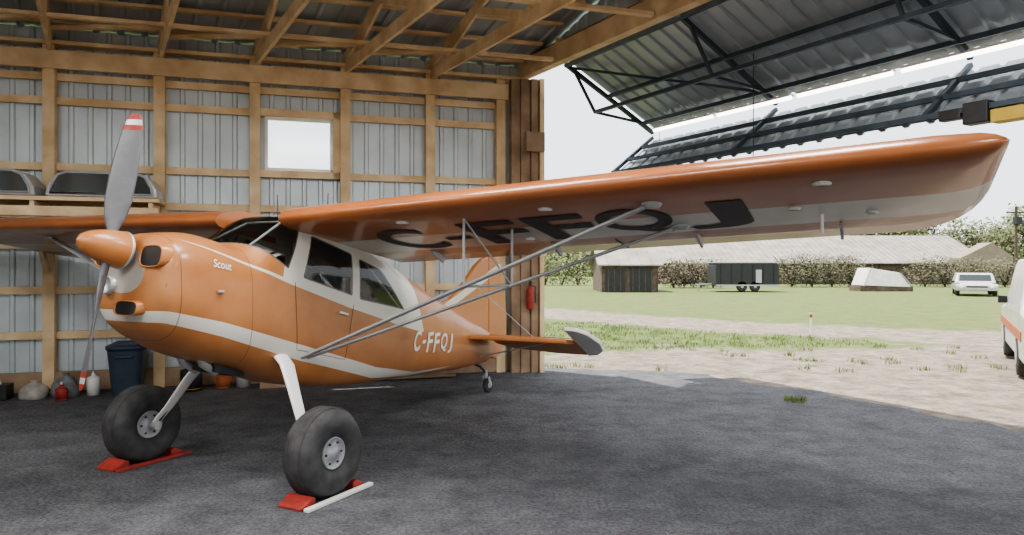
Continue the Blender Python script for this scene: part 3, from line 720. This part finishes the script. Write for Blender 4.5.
def foliage(name,blobs,dens,size,mats,trunk=True,nt_=5):
    mb=MB()
    for (c,r) in blobs:
        nn=int(dens*r[0]*r[2])
        for i in range(nn):
            d=Vector((random.gauss(0,1),random.gauss(0,1),random.gauss(0,1))).normalized()*random.uniform(.25,1)**.5*(1+random.uniform(-.2,.2))
            p=Vector((c[0]+d.x*r[0],c[1]+d.y*r[1],c[2]+d.z*r[2]))
            if p.z<0.05: p.z=random.uniform(0.05,.5)
            a=Vector((random.gauss(0,1),random.gauss(0,1),random.gauss(0,1))).normalized(); b=a.orthogonal().normalized(); s_=size*random.uniform(.4,1.2)
            mb.add([p-a*s_,p+b*s_*.7,p+a*s_,p-b*s_*.7],[(0,1,2,3)],random.randrange(len(mats)))
        if trunk:
            for k in range(nt_):
                a=random.uniform(0,6.28); e_=random.uniform(.5,.95); mb.tube([(c[0],c[1],0),(c[0]+math.cos(a)*r[0]*.3,c[1]+math.sin(a)*r[1]*.3,c[2]),(c[0]+math.cos(a)*r[0]*e_,c[1]+math.sin(a)*r[1]*e_,c[2]+r[2]*e_)],[.02*r[2]+.02,.012*r[2]+.01,.008],5,len(mats))
    return mb.obj(name,list(mats)+['bark'],recalc=False)
def pw(u,Y): return (u-512)/720*Y
def zz(v,Y): return 1.7+(264-v)/720*Y
B=[]
for i in range(50):
    u=538+i*10.5; Y=105; top=random.uniform(232,246) if u<760 else random.uniform(208,234)
    if u<610: top=random.uniform(242,254)
    h=zz(top,Y); B.append(((pw(u,Y),Y+random.uniform(-6,6),h*.5),(random.uniform(2.0,3.4),2.5,h*.55)))
foliage('tree_line',B,120,.30,['leaf1','leaf1','leaf2','leaf2','leaf3'],nt_=9)
B=[]
for i in range(14): B.append(((84+i*7,105,4),(5,4,4)))
for i in range(8): B.append(((-4-i*6,100,2.5),(5,4,3)))
foliage('tree_line',B,30,.5,['leaf1','leaf2'])
foliage('bush',[((pw(u,52),52+random.uniform(-.5,.5),1.0),(1.3,1.1,1.1)) for u in(672,686,700,712)],550,.09,['leaf3','leaf3','leaf2'],nt_=18)
foliage('bush',[((pw(u,54),54,1.2),(1.6,1.2,1.3)) for u in(792,812,832,850)],500,.09,['leaf3','leaf2','leaf2'],nt_=18)
foliage('bush',[((pw(u,54),54,1.1),(1.7,1.2,1.2)) for u in(925,945,965,985,1005,1030)],500,.09,['leaf3','leaf2','leaf2'],nt_=16)
foliage('bush',[((pw(u,58),58,1.1),(1.5,1.2,1.2)) for u in(545,562,578)],300,.10,['leaf1','leaf2'],nt_=8)
def shed(name,x0,x1,y0,y1,hw,hr,wm,rm,openings,ov=.3,gable=None):
    e=empty(name); mb=MB(); ym=(y0+y1)/2
    mb.prism([(y0,0),(y1,0),(y1,hw),(ym,hr),(y0,hw)],lambda a,b,h:Vector(((x0+x1)/2+h,a,b)),(x1-x0)/2,0)
    for (a,b,z1) in openings: mb.boxb(((a+b)/2,y0,z1/2),((b-a)/2,0,0),(0,.03,0),(0,0,z1/2),1)  # dark slabs painted in for the shaded interior behind each opening
    n=int((x1-x0)/.35)
    for i in range(n+1): mb.boxb((x0+i*(x1-x0)/n,y0-.02,hw/2),(.02,0,0),(0,.02,0),(0,0,hw/2),2)
    mb.obj('walls',[wm,'dark',gable or wm],e)
    mb=MB()
    for (ya,yb) in((y0-ov,ym),(y1+ov,ym)):
        sl=(hr-hw)/(ym-y0); za=hr-abs(ym-ya)*sl
        n=int((x1-x0)/.5)+1
        mb.add([(x0-ov,ya,za+.05),(x1+ov,ya,za+.05),(x1+ov,yb,hr+.08),(x0-ov,yb,hr+.08),(x0-ov,ya,za-.03),(x1+ov,ya,za-.03),(x1+ov,yb,hr),(x0-ov,yb,hr)],[(0,1,2,3),(4,5,6,7),(0,1,5,4),(0,3,7,4),(1,2,6,5)])
        for i in range(n): 
            x=x0-ov+i*(x1-x0+2*ov)/(n-1); mb.beam((x,ya,za+.06),(x,yb,hr+.09),.04,.05,0)
    mb.obj('roof',[rm],e); return e
shed('wooden_shed',5.5,8.9,44,49,1.75,2.9,'oldwood','oldroof',[(5.7,6.9,1.4),(7.2,8.5,1.5)])
e=shed('long_barn',pw(655,62),pw(985,62),62,74,1.9,4.3,'oldwood','oldroof',[(15,18,1.6),(24,27,1.6)],.4)
mb=MB(); xg=pw(985,62); mb.prism([(62,0),(74,0),(74,1.9),(68,4.2),(62,1.9)],lambda a,b,h:Vector((xg+.06+h,a,b)),.05,0); mb.prism([(xg-3.2,0),(xg+1.4,0),(xg+1.4,2.2),(xg-.6,3.5),(xg-3.2,2.2)],lambda a,b,h:Vector((a,61+h,b)),.8,0)
mb.obj('barn_annex',['barnwall'],e)
e=empty('cargo_trailer'); x0,x1,y=pw(716,44),pw(779,44),44
mb=MB(); pr=[(x0,.35),(x1,.35),(x1,1.60),(x1-.1,1.75),(x0+.1,1.75),(x0,1.60)]
mb.prism(pr,lambda a,b,h:Vector((a,y+1+h,b)),1.0,0); mb.obj('trailer_body',['dgreen'],e,bevel=.03)
mb=MB(); mb.box(((x0+x1)/2,y+1,1.79),(x1-x0+.1,2.1,.05),0,2)
for i in range(6): mb.box((x0+.3+i*.65,y-.02,1.1),(.03,.03,1.15),0,1)
mb.box(((x0+x1)/2,y-.02,.40),(x1-x0,.06,.08),0,2); mb.box((x0+2.6,y-.03,.95),(.35,.03,.8),0,2); mb.obj('trailer_trim',['canvas','dark','grey'],e)
mb=MB()
for xx in(x0+1.6,x0+2.4): mb.lathe([(0,-.1),(.2,-.1),(.31,-.1),(.33,-.05),(.33,.05),(.31,.1),(0,.1)],(xx,y+.1,.33),(0,1,0),20,0); mb.lathe([(0,-.12),(.10,-.11)],(xx,y+.1,.33),(0,1,0),16,1)
mb.beam((x0,y+1,.45),(x0-1.0,y+1,.42),.08,.1,1); mb.tube([(x0-.8,y+1,.45),(x0-.8,y+1,0)],.03,8,1); mb.obj('trailer_wheels',['rubber','grey'],e)
e=empty('canvas_tent'); x0,x1,y=pw(864,45),pw(912,45),45
mb=MB(); mb.prism([(x0,.35),(x1,.25),(x1-.55,1.15),(x0+.6,1.45)],lambda a,b,h:Vector((a,y+.8+h+ (b*.35),b)),.8,0); mb.obj('tent_canvas',['canvas'],e,bevel=.04)
mb=MB(); mb.box(((x0+x1)/2,y+.9,.15),(x1-x0+.3,1.5,.34),0,0)
for a in(x0,x1): mb.tube([(a,y,.3),(a+(.6 if a==x0 else -.55),y+.3,1.45 if a==x0 else 1.15)],.025,6,1)
mb.obj('tent_base',['oldwood','strut'],e)
def car(name,loc,rz,W,Ln,Ht,body,stripe=None):
    e=empty(name,loc,rz); mb=MB(); hb=Ht*.55; w=W/2
    prof=[(0,.28),(0,hb*.85),(.12,hb*.95),(Ln*.26,hb),(Ln*.36,Ht*.96),(Ln*.42,Ht),(Ln*.80,Ht),(Ln*.93,hb*1.05),(Ln,hb),(Ln,.28)]
    n=len(prof); vs=[]
    for sx in(-1,1):
        for (a,b) in prof: vs.append((sx*(w-(.13*w if b>hb*1.06 else 0)),a,b))
    mb.add(vs,[tuple(range(n)),tuple(range(n,2*n))]+[(i,(i+1)%n,n+(i+1)%n,n+i) for i in range(n)],0)
    mb.obj('car_body',[body],e,bevel=.05,seg=3)
    mb=MB(); ww=w*.87
    mb.add([(-ww*.92,Ln*.275,hb*1.04),(ww*.92,Ln*.275,hb*1.04),(ww*.86,Ln*.352,Ht*.93),(-ww*.86,Ln*.352,Ht*.93)],[(0,1,2,3)],0)
    mb.v=[(p[0],p[1]-.03,p[2]) for p in mb.v]
    mb.add([(-ww*.9,Ln*.925+.02,hb*1.12),(ww*.9,Ln*.925+.02,hb*1.12),(ww*.85,Ln*.82+.02,Ht*.95),(-ww*.85,Ln*.82+.02,Ht*.95)],[(0,1,2,3)],0)
    for sx in(-1,1):
        xx=sx*(ww+.012)
        for (a0,a1) in((.38,.56),(.58,.78)): mb.add([(xx+sx*.02,Ln*a0,hb*1.12),(xx+sx*.02,Ln*a1,hb*1.12),(xx,Ln*a1,Ht*.93),(xx,Ln*(a0+.02),Ht*.93)],[(0,1,2,3)],0)
    mb.obj('car_windows',['dglass'],e,recalc=False)
    mb=MB()
    for yy in(-.05,Ln+.05): mb.box((0,yy,.38),(W*.98,.12,.14),0,0)
    mb.box((0,-.01,hb*.68),(W*.5,.03,.18),0,1); mb.box((0,Ln+.01,hb*.68),(.35,.02,.14),0,2)
    for sx in(-1,1):
        mb.lathe([(0,-.03),(.09,-.02),(.1,.02)],(sx*W*.36,-.0,hb*.70),(0,1,0),16,2)
        mb.box((sx*W*.44,Ln+.01,hb*.75),(.14,.03,.3),0,3); mb.box((sx*(w+.06),Ln*.33,hb*1.1),(.14,.06,.12),0,1)
    mb.obj('car_trim',['alu','dark','white','lens'],e)
    mb=MB()
    for sx in(-1,1):
        for yy in(Ln*.18,Ln*.78):
            mb.lathe([(.0,-.1),(.2,-.11),(.33,-.1),(.35,-.05),(.35,.05),(.33,.1),(.2,.11),(0,.1)],(sx*(w-.1),yy,.35),(1,0,0),24,0); mb.lathe([(0,.12*sx),(.18,.115*sx)],(sx*(w-.1),yy,.35),(1,0,0),20,1)
    mb.obj('car_wheels',['rubber','alu'],e); return e
car('parked_car',(pw(977,38),38,0),-.50,1.9,4.0,1.2,'vwhite')
th=2.60; rear=Vector((8.00,9.55)); fr_=rear+Vector((math.sin(th),-math.cos(th)))*4.6
ev=car('utility_vehicle',(fr_.x,fr_.y,0),th,2.0,4.6,1.78,'vwhite')
mb=MB(); mb.box((0,4.62,.66),(1.9,.02,.16),0,0); mb.box((1.005,2.3,.66),(.02,4.2,.14),0,0); mb.box((-1.005,2.3,.66),(.02,4.2,.14),0,0); mb.obj('rust_stripe',['rust'],ev)
px,py=pix(811,333); mb=MB(); mb.tube([(px,py,-.02),(px,py,.5)],.03,8,0); mb.lathe([(.032,.38),(.032,.46)],(px,py,0),(0,0,1),8,1); mb.obj('marker_post',['white','red'])
mb=MB(); X=pw(1016,60); mb.tube([(X,60,0),(X,60,6.5)],[.13,.1],8,0); mb.box((X,60,6.0),(1.6,.1,.12),0,0); mb.box((X,59.8,5.3),(.5,.4,.6),0,1)
mb.obj('utility_pole',['bark','dark'])
# ---------------------------------------------------------------- light
su=bpy.data.lights.new('sun','SUN'); su.energy=9.0; su.angle=.012; su.color=(1,.95,.88)
so=bpy.data.objects.new('sun',su); COL.objects.link(so)
D=OD*.17+SD*.33; so.rotation_euler=Vector((D.x,D.y,-1)).to_track_quat('-Z','Y').to_euler(); so.location=(-5,20,20)
w=bpy.data.worlds.new('sky'); S.world=w; w.use_nodes=True; n=w.node_tree.nodes; l=w.node_tree.links
sk=n.new('ShaderNodeTexSky'); sk.sky_type='HOSEK_WILKIE'; sk.turbidity=6; sk.sun_direction=Vector((-D.x,-D.y,1)).normalized()
mx=n.new('ShaderNodeMix'); mx.data_type='RGBA'; mx.inputs[0].default_value=.8; l.new(sk.outputs[0],mx.inputs[6]); mx.inputs[7].default_value=(.93,.97,1,1)
l.new(mx.outputs[2],n['Background'].inputs[0]); n['Background'].inputs[1].default_value=2.5
try: S.view_settings.look='AgX - Medium High Contrast'
except Exception as ex: print('look',ex)
